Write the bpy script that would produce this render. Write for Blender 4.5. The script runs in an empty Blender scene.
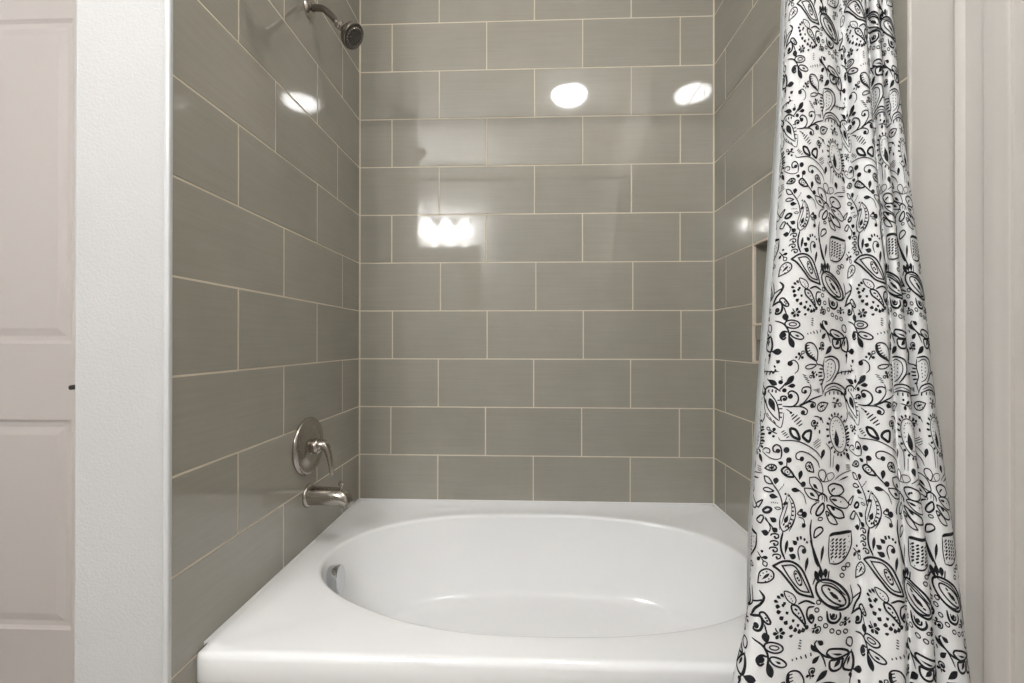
import bpy, bmesh, math, random
from mathutils import Vector, Matrix
random.seed(7)
PI = math.pi
COL = bpy.context.scene.collection
CZ = 1.18
XL, XR, YB = -0.7325, 0.7889, 1.8644          # faces of the tiled alcove
ZR = 0.498                                     # bathtub rim height
CEIL = 3.11

# ------------------------------------------------------------------ materials
def mat(name, color=(.8,.8,.8), rough=.5, metal=0., spec=.5, coat=0., emit=None, estr=0.):
    m = bpy.data.materials.new(name); m.use_nodes = True
    b = m.node_tree.nodes['Principled BSDF']
    b.inputs['Base Color'].default_value = (*color, 1)
    b.inputs['Roughness'].default_value = rough
    b.inputs['Metallic'].default_value = metal
    b.inputs['Specular IOR Level'].default_value = spec
    b.inputs['Coat Weight'].default_value = coat
    if emit:
        b.inputs['Emission Color'].default_value = (*emit, 1)
        b.inputs['Emission Strength'].default_value = estr
    return m
def N(m, t, **kw):
    n = m.node_tree.nodes.new(t)
    for k, v in kw.items(): setattr(n, k, v)
    return n
def LK(m, a, b): m.node_tree.links.new(a, b)
def bsdf(m): return m.node_tree.nodes['Principled BSDF']
def noise_bump(m, scale, strength, dist=.001, vec=(1,1,1), detail=4.):
    tc = N(m,'ShaderNodeTexCoord'); mp = N(m,'ShaderNodeMapping'); mp.inputs['Scale'].default_value = vec
    nz = N(m,'ShaderNodeTexNoise'); nz.inputs['Scale'].default_value = scale; nz.inputs['Detail'].default_value = detail
    bp = N(m,'ShaderNodeBump'); bp.inputs['Strength'].default_value = strength; bp.inputs['Distance'].default_value = dist
    LK(m,tc.outputs['Object'],mp.inputs['Vector']); LK(m,mp.outputs['Vector'],nz.inputs['Vector'])
    LK(m,nz.outputs['Fac'],bp.inputs['Height']); LK(m,bp.outputs['Normal'],bsdf(m).inputs['Normal'])
    return nz
def mottled(m, c0, c1, scale, vec=(1,1,1), detail=5., lo=.35, hi=.65):
    tc = N(m,'ShaderNodeTexCoord'); mp = N(m,'ShaderNodeMapping'); mp.inputs['Scale'].default_value = vec
    nz = N(m,'ShaderNodeTexNoise'); nz.inputs['Scale'].default_value = scale; nz.inputs['Detail'].default_value = detail
    rp = N(m,'ShaderNodeValToRGB')
    rp.color_ramp.elements[0].position = lo; rp.color_ramp.elements[0].color = (*c0,1)
    rp.color_ramp.elements[1].position = hi; rp.color_ramp.elements[1].color = (*c1,1)
    LK(m,tc.outputs['Object'],mp.inputs['Vector']); LK(m,mp.outputs['Vector'],nz.inputs['Vector'])
    LK(m,nz.outputs['Fac'],rp.inputs['Fac']); LK(m,rp.outputs['Color'],bsdf(m).inputs['Base Color'])
    return rp

def tile_mat(name):
    """glazed taupe ceramic: brushed linen streaks, a small tone change from tile to tile, a slightly wavy glaze"""
    m = mat(name, TILE, TILE_ROUGH, spec=.95)
    tc = N(m,'ShaderNodeTexCoord')
    mp = N(m,'ShaderNodeMapping'); mp.inputs['Scale'].default_value = (5,5,150)
    nz = N(m,'ShaderNodeTexNoise'); nz.inputs['Scale'].default_value = 1.; nz.inputs['Detail'].default_value = 4.
    LK(m,tc.outputs['Object'],mp.inputs['Vector']); LK(m,mp.outputs['Vector'],nz.inputs['Vector'])
    n2 = N(m,'ShaderNodeTexNoise'); n2.inputs['Scale'].default_value = 7.; n2.inputs['Detail'].default_value = 3.
    LK(m,tc.outputs['Object'],n2.inputs['Vector'])
    geo = N(m,'ShaderNodeNewGeometry')
    def ma(op, a, b):
        q = N(m,'ShaderNodeMath'); q.operation = op
        for i, v in enumerate((a,b)):
            if hasattr(v,'links'): LK(m,v,q.inputs[i])
            else: q.inputs[i].default_value = v
        return q.outputs[0]
    v = ma('ADD', ma('MULTIPLY', ma('SUBTRACT', nz.outputs['Fac'], .5), .17), ma('MULTIPLY', ma('SUBTRACT', n2.outputs['Fac'], .5), .16))
    v = ma('ADD', v, ma('MULTIPLY', ma('SUBTRACT', geo.outputs['Random Per Island'], .5), .09))
    v = ma('ADD', v, 1.)
    hs = N(m,'ShaderNodeHueSaturation'); hs.inputs['Color'].default_value = (*TILE,1)
    LK(m,v,hs.inputs['Value']); LK(m,hs.outputs['Color'],bsdf(m).inputs['Base Color'])
    n3 = N(m,'ShaderNodeTexNoise'); n3.inputs['Scale'].default_value = 5.5; n3.inputs['Detail'].default_value = 1.
    LK(m,tc.outputs['Object'],n3.inputs['Vector'])
    bp = N(m,'ShaderNodeBump'); bp.inputs['Strength'].default_value = .25; bp.inputs['Distance'].default_value = .0012
    LK(m,n3.outputs['Fac'],bp.inputs['Height']); LK(m,bp.outputs['Normal'],bsdf(m).inputs['Normal'])
    return m


TILE = (.318,.299,.254); TILE_ROUGH = .05
E_CEIL = 52.; E_VAN = 1100.; E_SHADE = 24.; EXPOSURE = .56
LX, LY = .322, .372

M = {}
M['tile'] = tile_mat('glazed_tile')
M['grout'] = mat('grout', (.62,.545,.43), .85); noise_bump(M['grout'], 300, .3)
M['wall'] = mat('wall_paint', (.53,.53,.525), .55, spec=.3); noise_bump(M['wall'], 190, .65, .0016, detail=3.)
M['ceil'] = mat('ceiling_paint', (.80,.79,.775), .7)
M['trim'] = mat('trim_paint', (.555,.53,.495), .35, spec=.4); noise_bump(M['trim'], 40, .05)
M['door'] = mat('door_paint', (.575,.53,.505), .38, spec=.4); noise_bump(M['door'], 60, .06, vec=(1,1,.15))
M['side'] = mat('warm_wall_paint', (.57,.545,.505), .55, spec=.3); noise_bump(M['side'], 260, .25, .0012, detail=3.)
M['edge'] = mat('tile_edge_trim', (.62,.625,.625), .3)
M['nedge'] = mat('niche_edging', (.70,.60,.50), .5)
M['floor'] = mat('floor_tile', (.36,.33,.29), .35); mottled(M['floor'], (.30,.275,.24), (.42,.39,.35), 6.)
M['tub'] = mat('white_acrylic', (.87,.875,.875), .13, spec=.5); mottled(M['tub'], (.86,.865,.865), (.88,.885,.885), 3.)
M['nickel'] = mat('brushed_nickel', (.44,.405,.365), .22, 1.); noise_bump(M['nickel'], 90, .04, .0005, (1,1,6))
M['dnickel'] = mat('dark_nickel', (.22,.195,.17), .26, 1.); noise_bump(M['dnickel'], 90, .04, .0005, (1,1,6))
M['chrome'] = mat('chrome', (.60,.61,.63), .08, 1.); noise_bump(M['chrome'], 30, .02, .0004)
M['rubber'] = mat('dark_rubber', (.035,.03,.028), .5); mottled(M['rubber'], (.03,.026,.024), (.05,.045,.04), 60.)
M['black'] = mat('oil_bronze', (.03,.027,.025), .4, .7); mottled(M['black'], (.025,.022,.02), (.04,.035,.03), 50.)
M['ink'] = mat('black_print', (.012,.012,.014), .8, spec=.2); mottled(M['ink'], (.008,.008,.01), (.022,.022,.026), 120.)
M['cloth'] = mat('white_cotton', (.86,.86,.86), .85, spec=.15)
M['liner'] = mat('vinyl_liner', (.85,.86,.86), .35, spec=.4)
M['glow'] = mat('lit_diffuser', (.9,.88,.84), .4, emit=(1.,.995,.985), estr=E_CEIL)
M['bulb'] = mat('lit_bulb', (.9,.88,.84), .4, emit=(1.,.995,.985), estr=E_VAN)
M['shade'] = mat('lit_frosted_glass', (.9,.88,.85), .4, emit=(1.,.995,.985), estr=E_SHADE)
M['caulk'] = mat('white_caulk', (.82,.82,.81), .4); noise_bump(M['caulk'], 40, .05)
M['mirror'] = mat('mirror_silver', (.86,.87,.87), .02, 1.)
def weave(m, s):
    tc = N(m,'ShaderNodeTexCoord'); ck = N(m,'ShaderNodeTexNoise'); ck.inputs['Scale'].default_value = s
    bp = N(m,'ShaderNodeBump'); bp.inputs['Strength'].default_value = .25; bp.inputs['Distance'].default_value = .0008
    LK(m,tc.outputs['Object'],ck.inputs['Vector']); LK(m,ck.outputs['Fac'],bp.inputs['Height']); LK(m,bp.outputs['Normal'],bsdf(m).inputs['Normal'])
weave(M['cloth'], 500.); weave(M['liner'], 60.)
def translucent(m, f, color):
    o = m.node_tree.nodes['Material Output']; t = N(m,'ShaderNodeBsdfTranslucent'); t.inputs['Color'].default_value = (*color,1)
    mx = N(m,'ShaderNodeMixShader'); mx.inputs[0].default_value = f
    LK(m,bsdf(m).outputs[0],mx.inputs[1]); LK(m,t.outputs[0],mx.inputs[2]); LK(m,mx.outputs[0],o.inputs['Surface'])
translucent(M['cloth'], .18, (.85,.85,.85)); translucent(M['liner'], .35, (.88,.89,.89))
_o=M['shade'].node_tree.nodes['Material Output']; _t=N(M['shade'],'ShaderNodeBsdfTransparent'); _x=N(M['shade'],'ShaderNodeMixShader'); _x.inputs[0].default_value=.65
LK(M['shade'],bsdf(M['shade']).outputs[0],_x.inputs[1]); LK(M['shade'],_t.outputs[0],_x.inputs[2]); LK(M['shade'],_x.outputs[0],_o.inputs['Surface'])
for k in ('shade','ceil','edge','nedge','glow','bulb','mirror'):
    if not bsdf(M[k]).inputs['Normal'].links: noise_bump(M[k], 25, .01, .0003)

# ------------------------------------------------------------------ building helpers
def mesh_obj(name, verts, faces, mats, parent=None, mi=None, smooth=None):
    me = bpy.data.meshes.new(name); me.from_pydata([tuple(v) for v in verts], [], faces)
    for m in (mats if isinstance(mats,(list,tuple)) else [mats]): me.materials.append(m)
    if mi: me.polygons.foreach_set('material_index', mi)
    if smooth is not None:
        me.polygons.foreach_set('use_smooth', [True]*len(me.polygons))
        if smooth < 180: me.set_sharp_from_angle(angle=math.radians(smooth))
    me.update()
    o = bpy.data.objects.new(name, me); COL.objects.link(o)
    if parent:
        o.parent = parent; o.matrix_parent_inverse = Matrix.Translation(-parent.location)
    return o
def bm_obj(name, bm, m, parent=None, smooth=None):
    bmesh.ops.recalc_face_normals(bm, faces=bm.faces[:])
    me = bpy.data.meshes.new(name); bm.to_mesh(me); bm.free()
    for q in (m if isinstance(m,(list,tuple)) else [m]): me.materials.append(q)
    if smooth is not None:
        me.polygons.foreach_set('use_smooth', [True]*len(me.polygons))
        if smooth < 180: me.set_sharp_from_angle(angle=math.radians(smooth))
    o = bpy.data.objects.new(name, me); COL.objects.link(o)
    if parent:
        o.parent = parent; o.matrix_parent_inverse = Matrix.Translation(-parent.location)
    return o
def thing(name, label, cat, loc, group=None):
    o = bpy.data.objects.new(name, None); COL.objects.link(o); o.location = loc; o.empty_display_size = .05
    return tag(o, label, cat, group)
def tag(o, label, cat, group=None):
    o['label'] = label; o['category'] = cat
    if group: o['group'] = group
    return o
def struct(o): o['kind'] = 'structure'; return o
def box(bm, x0,x1,y0,y1,z0,z1, bev=0., seg=2):
    r = bmesh.ops.create_cube(bm, size=1.)
    vs = r['verts']
    for v in vs: v.co = Vector(((x0+x1)/2+v.co.x*(x1-x0), (y0+y1)/2+v.co.y*(y1-y0), (z0+z1)/2+v.co.z*(z1-z0)))
    if bev:
        es = list({e for v in vs for e in v.link_edges})
        bmesh.ops.bevel(bm, geom=es, offset=bev, segments=seg, affect='EDGES', profile=.5)
def boxo(name, dims, m, parent=None, bev=0., seg=2):
    bm = bmesh.new(); box(bm, *dims, bev, seg); return bm_obj(name, bm, m, parent, 35 if bev else None)
def frame(d):
    d = Vector(d).normalized(); a = Vector((0,0,1)) if abs(d.z) < .9 else Vector((0,1,0))
    u = d.cross(a).normalized(); return d, u, u.cross(d).normalized()
def lathe(bm, prof, org, d, seg=40, sx=1., sy=1.):
    """prof: (radius, distance along d) pairs"""
    d,u,w = frame(d); org = Vector(org); rings = []
    for r,h in prof:
        c = org+d*h
        if r < 1e-6: rings.append([bm.verts.new(c)])
        else: rings.append([bm.verts.new(c+u*(r*sx*math.cos(2*PI*i/seg))+w*(r*sy*math.sin(2*PI*i/seg))) for i in range(seg)])
    for a,b in zip(rings, rings[1:]):
        for i in range(seg):
            j = (i+1)%seg
            if len(a)==1 and len(b)==1: continue
            if len(a)==1: bm.faces.new((a[0],b[j],b[i]))
            elif len(b)==1: bm.faces.new((a[i],a[j],b[0]))
            else: bm.faces.new((a[i],a[j],b[j],b[i]))
    return rings
def catmull(P, n):
    P = [Vector(p) for p in P]; out = []
    for i in range(len(P)-1):
        p0 = P[i-1] if i else P[0]*2-P[1]; p1,p2 = P[i],P[i+1]; p3 = P[i+2] if i+2 < len(P) else P[-1]*2-P[-2]
        for k in range(n):
            t = k/n; out.append(.5*((2*p1)+(p2-p0)*t+(2*p0-5*p1+4*p2-p3)*t*t+(3*p1-p0-3*p2+p3)*t**3))
    out.append(P[-1]); return out
def sweep(bm, pts, rads, seg=20, side=(0,1,0), capround=True):
    """tube along pts; rads: (radius along side, radius across) per point"""
    n = len(pts); side = Vector(side); rings = []
    for i,p in enumerate(pts):
        t = (pts[min(i+1,n-1)]-pts[max(i-1,0)]).normalized()
        s = (side-t*side.dot(t)).normalized(); w = t.cross(s)
        a,b = rads[i]
        rings.append([bm.verts.new(p+s*(a*math.cos(2*PI*k/seg))+w*(b*math.sin(2*PI*k/seg))) for k in range(seg)])
    for a,b in zip(rings, rings[1:]):
        for k in range(seg): bm.faces.new((a[k],a[(k+1)%seg],b[(k+1)%seg],b[k]))
    for R in (rings[0], rings[-1]): bm.faces.new(R)
def lerp_r(keys, n):
    out = []
    for i in range(n):
        t = i/(n-1)
        for (t0,a0,b0),(t1,a1,b1) in zip(keys, keys[1:]):
            if t <= t1+1e-9:
                f = (t-t0)/(t1-t0); out.append((a0+(a1-a0)*f, b0+(b1-b0)*f)); break
    return out

# ------------------------------------------------------------------ tiled walls
ROW, TW, G = .208, .4123, .0042
def row_z(k): return CZ-.4876+ROW*(9-k)
def tile_wall(name, place, u_end, joints, k_top, k_bot, holes=(), z_min=0.):
    """place(u, z, depth) -> point; u runs from the corner with the back wall; depth<0 sinks into the wall"""
    V, F, MI = [], [], []
    def quad(a,b,c,d,m): F.append((a,b,c,d)); MI.append(m)
    def tile(u0,u1,z0,z1):
        tl=[random.uniform(-.0005,.0002) for _ in range(3)]; tl.append(tl[0]+tl[2]-tl[1])
        u0+=G/2; u1-=G/2; z0+=G/2; z1-=G/2
        if u1-u0 < .006 or z1-z0 < .006: return
        rings = []
        for ins,dep in ((0,-.006),(0,-.0016),(.0005,-.0005),(.0014,0.)):
            b = len(V)
            for (u,z),q in zip(((u0+ins,z0+ins),(u1-ins,z0+ins),(u1-ins,z1-ins),(u0+ins,z1-ins)),tl): V.append(place(u,z,dep+q))
            rings.append(b)
        for a,b in zip(rings,rings[1:]):
            for i in range(4): quad(a+i,a+(i+1)%4,b+(i+1)%4,b+i,0)
        b = rings[-1]; quad(b,b+1,b+2,b+3,0)
    for k in range(k_top, k_bot):
        z1,z0 = row_z(k),row_z(k+1)
        z0 = max(z0, z_min)
        if z1 <= z0: continue
        us = [0.]+[u for u in joints(k) if .02 < u < u_end-.03]+[u_end]
        for u0,u1 in zip(us,us[1:]):
            cut = [(u0,u1)]
            for hu0,hu1,hz0,hz1 in holes:
                if hz0 < z1-.01 and hz1 > z0+.01:
                    nc = []
                    for a,b in cut:
                        if b <= hu0 or a >= hu1: nc.append((a,b)); continue
                        if a < hu0: nc.append((a,hu0))
                        if b > hu1: nc.append((hu1,b))
                    cut = nc
            for a,b in cut: tile(a,b,z0,z1)
    # grout bed behind the tiles, left open where a hole is
    zt,zb = row_z(k_top), max(row_z(k_bot), z_min)
    rects = [(0,u_end,zb,zt)]
    for hu0,hu1,hz0,hz1 in holes:
        rects = [(0,u_end,zb,hz0),(0,u_end,hz1,zt),(0,hu0,hz0,hz1),(hu1,u_end,hz0,hz1)]
    for a,b,c,d in rects:
        n = len(V)
        for u,z in ((a,c),(b,c),(b,d),(a,d)): V.append(place(u,z,-.0010))
        quad(n,n+1,n+2,n+3,1)
    o = mesh_obj(name, V, F, [M['tile'],M['grout']], mi=MI)
    bm = bmesh.new(); bm.from_mesh(o.data); bmesh.ops.recalc_face_normals(bm, faces=bm.faces[:]); bm.to_mesh(o.data); bm.free()
    return struct(o)
def seq(a): return [a+TW*i for i in range(-1,6)]
def jit(k, s): return (math.sin(k*12.9+s)*.0022)
def back_j(k):
    off = {5:.008, 6:.005}.get(k,0)
    return seq((.1408 if k%2==0 else .3470)+off+jit(k,1))
def left_j(k):
    if k == 3: return seq(.2160)
    return seq((.3780 if k%2==0 else .1715)+jit(k,2)*.6)
def right_j(k): return seq((.312 if k%2==0 else .1030)+jit(k,3)*.6+({5:.006}.get(k,0)))
YNL, YNR = .866, .9285                          # near ends of the side walls
K0, K1 = -3, 13
tile_wall('wall_back', lambda u,z,d: (XL+u, YB-d, z), XR-XL, back_j, K0, K1)
tile_wall('wall_left', lambda u,z,d: (XL+d, YB-u, z), YB-YNL, left_j, K0, K1)
NU0, NU1, NZ0, NZ1 = .312+.001, .312+TW, row_z(7), row_z(5)
tile_wall('wall_right', lambda u,z,d: (XR-d, YB-u, z), YB-YNR, right_j, K0, K1, holes=((NU0,NU1,NZ0,NZ1),))

# corner grout beads
for nm,x in (('trim_1',XL),('trim_2',XR)):
    s = 1 if x<0 else -1
    bm = bmesh.new(); vs=[]
    for z in (ZR+.002, row_z(K0)):
        vs.append([bm.verts.new(p) for p in ((x,YB,z),(x+s*.0055,YB-.0006,z),(x+s*.0022,YB-.0022,z),(x+s*.0006,YB-.0055,z))])
    for i in range(4): bm.faces.new((vs[0][i],vs[0][(i+1)%4],vs[1][(i+1)%4],vs[1][i]))
    struct(bm_obj(nm, bm, M['grout']))
# solid wall bodies behind the tile
def walls(name, boxes, m, bev=0.):
    bm = bmesh.new()
    for b in boxes: box(bm, *b, bev)
    return struct(bm_obj(name, bm, m))
PX0 = -.937                                    # outer face of the partition beside the bathtub
walls('wall_partition', [(PX0, XL-.0062, YNL-.001, YB+.12, 0, CEIL)], M['wall'], .003)
walls('wall_far', [(XL-.0062, XR+.0062, YB+.0062, YB+.12, 0, CEIL)], M['wall'])
# right wall body with the niche cut out, running on to the front as painted wall with a doorway
WX = XR+.0040
ny0, ny1 = YB-NU1, YB-NU0
ND = .088
DY0, DY1, DZ = -.045, .735, 2.44               # doorway in the right wall
walls('wall_side', [
 (XR+.0062, XR+.16, ny1, YB+.12, 0, CEIL), (XR+.0062, XR+.16, YNR, ny0, 0, CEIL),
 (XR+.0062, XR+.16, ny0, ny1, 0, NZ0), (XR+.0062, XR+.16, ny0, ny1, NZ1, CEIL), (XR+ND+.012, XR+.16, ny0, ny1, NZ0, NZ1),
 ], M['wall'])
walls('wall_front', [(WX, XR+.16, DY1, YNR, 0, CEIL), (WX, XR+.16, DY0, DY1, DZ, CEIL), (WX, XR+.16, -1.0, DY0, 0, CEIL)], M['side'])
# niche lining: tiled sides, back, divider and pale edging
bm = bmesh.new()
e = .0045
box(bm, XR+ND, XR+ND+.012, ny0, ny1, NZ0, NZ1)
for b in ((XR+.001,XR+ND,ny1-.007,ny1-.0003,NZ0,NZ1),(XR+.001,XR+ND,ny0+.0003,ny0+.007,NZ0,NZ1),
          (XR+.001,XR+ND,ny0,ny1,NZ0+.0003,NZ0+.007),(XR+.001,XR+ND,ny0,ny1,NZ1-.007,NZ1-.0003)): box(bm,*b)
struct(bm_obj('wall_niche', bm, M['tile']))
SZ0, SZ1 = 1.186, 1.243
bm = bmesh.new(); box(bm, XR+.002, XR+ND-.002, ny0+.0075, ny1-.0075, SZ0, SZ1, .010, 3)
o = bm_obj('niche_shelf', bm, M['tile'], smooth=40); tag(o, 'thick grey tile shelf dividing the recessed shower niche behind the curtain', 'shelf')
bm = bmesh.new()
w = .0085
for b in ((ny1-w,ny1,NZ0,NZ1),(ny0,ny0+w,NZ0,NZ1),(ny0,ny1,NZ0,NZ0+w),(ny0,ny1,NZ1-w*.6,NZ1),(ny0,ny1,SZ1-.004,SZ1+.003)):
    box(bm, XR-.0022, XR+.009, *b, .0015, 1)
struct(bm_obj('trim_3', bm, M['nedge']))
# painted edge strip where the left tile ends
bm = bmesh.new(); box(bm, XL-.0105, XL+.0015, YNL-.008, YNL+.004, 0, CEIL, .0035, 3); struct(bm_obj('trim_4', bm, M['edge'], smooth=40))
bm = bmesh.new(); box(bm, XR-.0005, XR+.006, YNR-.004, YNR+.001, 0, CEIL, .0015, 2); struct(bm_obj('trim_5', bm, M['trim'], smooth=40))
# rest of the room
RX0, RY0 = -2.75, -.95
struct(boxo('floor', (RX0-.1, 1.75, RY0-.1, YB+.12, -.05, 0), M['floor']))
struct(boxo('ceiling', (RX0-.1, 1.75, RY0-.1, YB+.12, CEIL, CEIL+.06), M['ceil']))
struct(boxo('wall_rear', (RX0, XR+.16, RY0-.1, RY0, 0, CEIL), M['wall']))
struct(boxo('wall_west', (RX0-.1, RX0, RY0, 1.5, 0, CEIL), M['wall']))
DOY = 1.35                                     # face of the far closet door
D1X0, D1X1 = -2.167, -1.347
walls('wall_closet', [(RX0, D1X0-.03, DOY+.012, DOY+.12, 0, CEIL), (D1X1+.03, PX0+.001, DOY+.012, DOY+.12, 0, CEIL), (D1X0-.03, D1X1+.03, DOY+.012, DOY+.12, 2.475, CEIL)], M['wall'])
# ---------------- panel doors
def panel_door(name, x0, x1, z1, panels, thick, m):
    """door in its own frame: x across, front face at y=0 looking to -y; panels are z ranges with raised fields"""
    V,F = [],[]
    st = .125
    def q(*p):
        n=len(V); V.extend(p); F.append(tuple(range(n,n+len(p))))
    zs=[0]+[z for p in panels for z in p]+[z1]
    xs=(x0,x0+st,x1-st,x1)
    for i in range(len(zs)-1):
        for j in range(3):
            if j==1 and i%2==1:
                a0,a1,b0,b1=xs[1],xs[2],zs[i],zs[i+1]
                prof=((0,0),(.004,.0035),(.010,.0075),(.022,.0085),(.026,.0085),(.048,.0030),(.052,.0024))
                rr=[[(a0+d,dep,b0+d),(a1-d,dep,b0+d),(a1-d,dep,b1-d),(a0+d,dep,b1-d)] for d,dep in prof]
                for A,B in zip(rr,rr[1:]):
                    for k in range(4): q(A[k],A[(k+1)%4],B[(k+1)%4],B[k])
                q(*rr[-1])
            else: q((xs[j],0,zs[i]),(xs[j+1],0,zs[i]),(xs[j+1],0,zs[i+1]),(xs[j],0,zs[i+1]))
    t=thick
    q((x0,0,0),(x0,0,z1),(x0,t,z1),(x0,t,0)); q((x1,0,0),(x1,t,0),(x1,t,z1),(x1,0,z1)); q((x0,0,z1),(x1,0,z1),(x1,t,z1),(x0,t,z1)); q((x0,0,0),(x0,t,0),(x1,t,0),(x1,0,0)); q((x0,t,0),(x0,t,z1),(x1,t,z1),(x1,t,0))
    o = mesh_obj(name, V, F, m); bm=bmesh.new(); bm.from_mesh(o.data); bmesh.ops.remove_doubles(bm, verts=bm.verts[:], dist=1e-5); bmesh.ops.recalc_face_normals(bm, faces=bm.faces[:]); bm.to_mesh(o.data); bm.free()
    return struct(o)
d1 = panel_door('door_1', D1X0, D1X1, 2.44, ((.243,.922),(1.168,2.222)), .04, M['door']); d1.location = (0,DOY,.006)
def lever(parent, base, out, along, L):
    """lever handle: rose, neck and arm"""
    base=Vector(base); out=Vector(out); along=Vector(along)
    bm=bmesh.new(); lathe(bm, ((0,0),(.031,0),(.031,.005),(.026,.010),(.012,.012),(.0105,.016),(.0105,.046),(.012,.052),(0,.053)), base, out, 28)
    r=bm_obj('rose', bm, M['black'], parent, 40)
    bm=bmesh.new(); p0=base+out*.045
    pts=catmull([p0-along*.010,p0+along*.02,p0+along*(L*.6)+Vector((0,0,.003)),p0+along*L-out*.004], 6)
    sweep(bm, pts, lerp_r(((0,.008,.008),(.3,.009,.008),(1,.0075,.0055)),len(pts)), 14, (0,0,1))
    return bm_obj('lever', bm, M['black'], parent, 60)
hd = bpy.data.objects.new('door_handle', None); COL.objects.link(hd); hd.location=(-1.366,DOY,1.037)
hd.parent=d1; hd.matrix_parent_inverse=Matrix.Translation(-d1.location)
lever(hd, (-1.356,DOY,1.037), (0,-1,0), (-1,0,0), .075)
# closed door in the right wall, with its jamb and moulded casing
d2 = panel_door('door_2', 0, DY1-DY0-.04, 2.41, ((.243,.922),(1.168,2.20)), .038, M['door'])
d2.rotation_euler=(0,0,-PI/2); d2.location=(XR+.030, DY1-.02, .006)
bm=bmesh.new(); prof=((0,0),(.004,.0125),(.010,.0150),(.016,.0125),(.022,.0085),(.034,.0075),(.046,.0075),(.052,.0090),(.058,.0135),(.066,.0145),(.074,.0120),(.080,.0090),(.090,.0085),(.093,.0070),(.093,0))
def casing(bm, y_in, sgn, z_top):
    V=[]
    for z in (0, z_top):
        V.append([bm.verts.new((WX-h, y_in+sgn*(.093-d), z+(0 if z==0 else .093-d))) for d,h in prof])
    n=len(prof)
    for i in range(n-1): bm.faces.new((V[0][i],V[0][i+1],V[1][i+1],V[1][i]))
    bm.faces.new(V[0]); return V[1]
A=casing(bm, DY1, 1, DZ); B=casing(bm, DY0, -1, DZ)
for i in range(len(prof)-1): bm.faces.new((A[i],A[i+1],B[i+1],B[i]))
struct(bm_obj('trim_6', bm, M['trim'], smooth=25))
walls('trim_7', [(WX-.0005, XR+.16, DY1-.018, DY1+.0005, 0, DZ),(WX-.0005, XR+.16, DY0-.0005, DY0+.018, 0, DZ),(WX-.0005, XR+.16, DY0, DY1, DZ-.018, DZ+.0005)], M['trim'])
for zc in (.25, 1.222, 2.2):
    hg=bpy.data.objects.new('hinge', None); COL.objects.link(hg); hg.location=(XR+.024, DY1-.0215, zc); hg.parent=d2; hg.matrix_parent_inverse=d2.matrix_basis.inverted() if False else (Matrix.Translation(d2.location)@Matrix.Rotation(-PI/2,4,'Z')).inverted()
    for nm,z0,z1 in (('knuckle',-.045,-.0165),('knuckle',-.015,.015),('knuckle',.0165,.045)):
        bm=bmesh.new(); lathe(bm, ((0,0),(.006,0),(.0068,.001),(.0068,z1-z0-.001),(.006,z1-z0),(0,z1-z0)), (XR+.024,DY1-.0215,zc+z0), (0,0,1), 14); bm_obj(nm, bm, M['trim'], hg, 40)
# baseboards
struct(boxo('baseboard_rear', (RX0, XR, RY0, RY0+.014, 0, .12), M['trim'], bev=.004))
struct(boxo('baseboard_left', (PX0, XL-.012, YNL-.015, YNL-.0015, 0, .12), M['trim'], bev=.004))
struct(boxo('baseboard_west', (RX0, RX0+.014, RY0, DOY, 0, .12), M['trim'], bev=.004))

# ---- shower curtain: hanging cloth, u counts pattern repeats across the cloth ----
CUR_EDGE = [(2.215,.975,.580,.775),(1.9137,.9480,.5545,.7761),(1.6863,.9240,.5343,.7740),(1.4695,.8988,.5132,.7761),
 (1.2637,.8689,.4823,.7743),(1.0705,.8450,.4530,.7726),(.9258,.8192,.4246,.7673),(.8192,.7970,.4078,.7615),
 (.7249,.7828,.3953,.7587),(.6607,.7728,.3800,.7569),(.5935,.7620,.3578,.7547),(.40,.735,.315,.752),(.10,.70,.28,.75)]
CUR_SEC = [(-.50,.045,-.030),(-.30,.010,-.024),(-.14,-.015,-.012),(0.0,.035,.010),(.16,.125,.020),(.36,.225,.022),(.60,.33,.016),(.80,.415,.004),
 (.93,.475,-.012),(1.03,.515,-.016),(1.12,.545,-.010),(1.22,.585,.006),(1.36,.655,.018),(1.48,.705,.018),(1.56,.728,.006),(1.64,.745,.004),
 (1.74,.775,.020),(1.83,.812,.026),(1.91,.838,.014),(2.02,.835,-.012),(2.18,.815,-.024),(2.34,.815,-.027),(2.46,.845,-.020),(2.58,.885,-.004),
 (2.72,.935,.004),(2.86,.975,-.002),(2.98,1.0,-.016),(3.12,.992,-.024),(3.24,.985,-.030)]
def _tab(T, x, desc=False):
    n=len(T)
    xs=[t[0] for t in T]
    if desc: x=-x; xs=[-a for a in xs]
    if x<=xs[0]: i=0; f=0.
    elif x>=xs[-1]: i=n-2; f=1.
    else:
        lo,hi=0,n-1
        while hi-lo>1:
            m=(lo+hi)//2
            if xs[m]<=x: lo=m
            else: hi=m
        i=lo; f=(x-xs[i])/(xs[i+1]-xs[i])
    out=[]; h=xs[i+1]-xs[i]
    for k in range(1,len(T[0])):
        y0,y1=T[i][k],T[i+1][k]
        m0=(T[i+1][k]-T[i-1][k])/(xs[i+1]-xs[i-1]) if i>0 else (y1-y0)/h
        m1=(T[i+2][k]-T[i][k])/(xs[i+2]-xs[i]) if i+2<n else (y1-y0)/h
        f2,f3=f*f,f*f*f
        out.append((2*f3-3*f2+1)*y0+(f3-2*f2+f)*h*m0+(-2*f3+3*f2)*y1+(f3-f2)*h*m1)
    return out
import math
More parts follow.
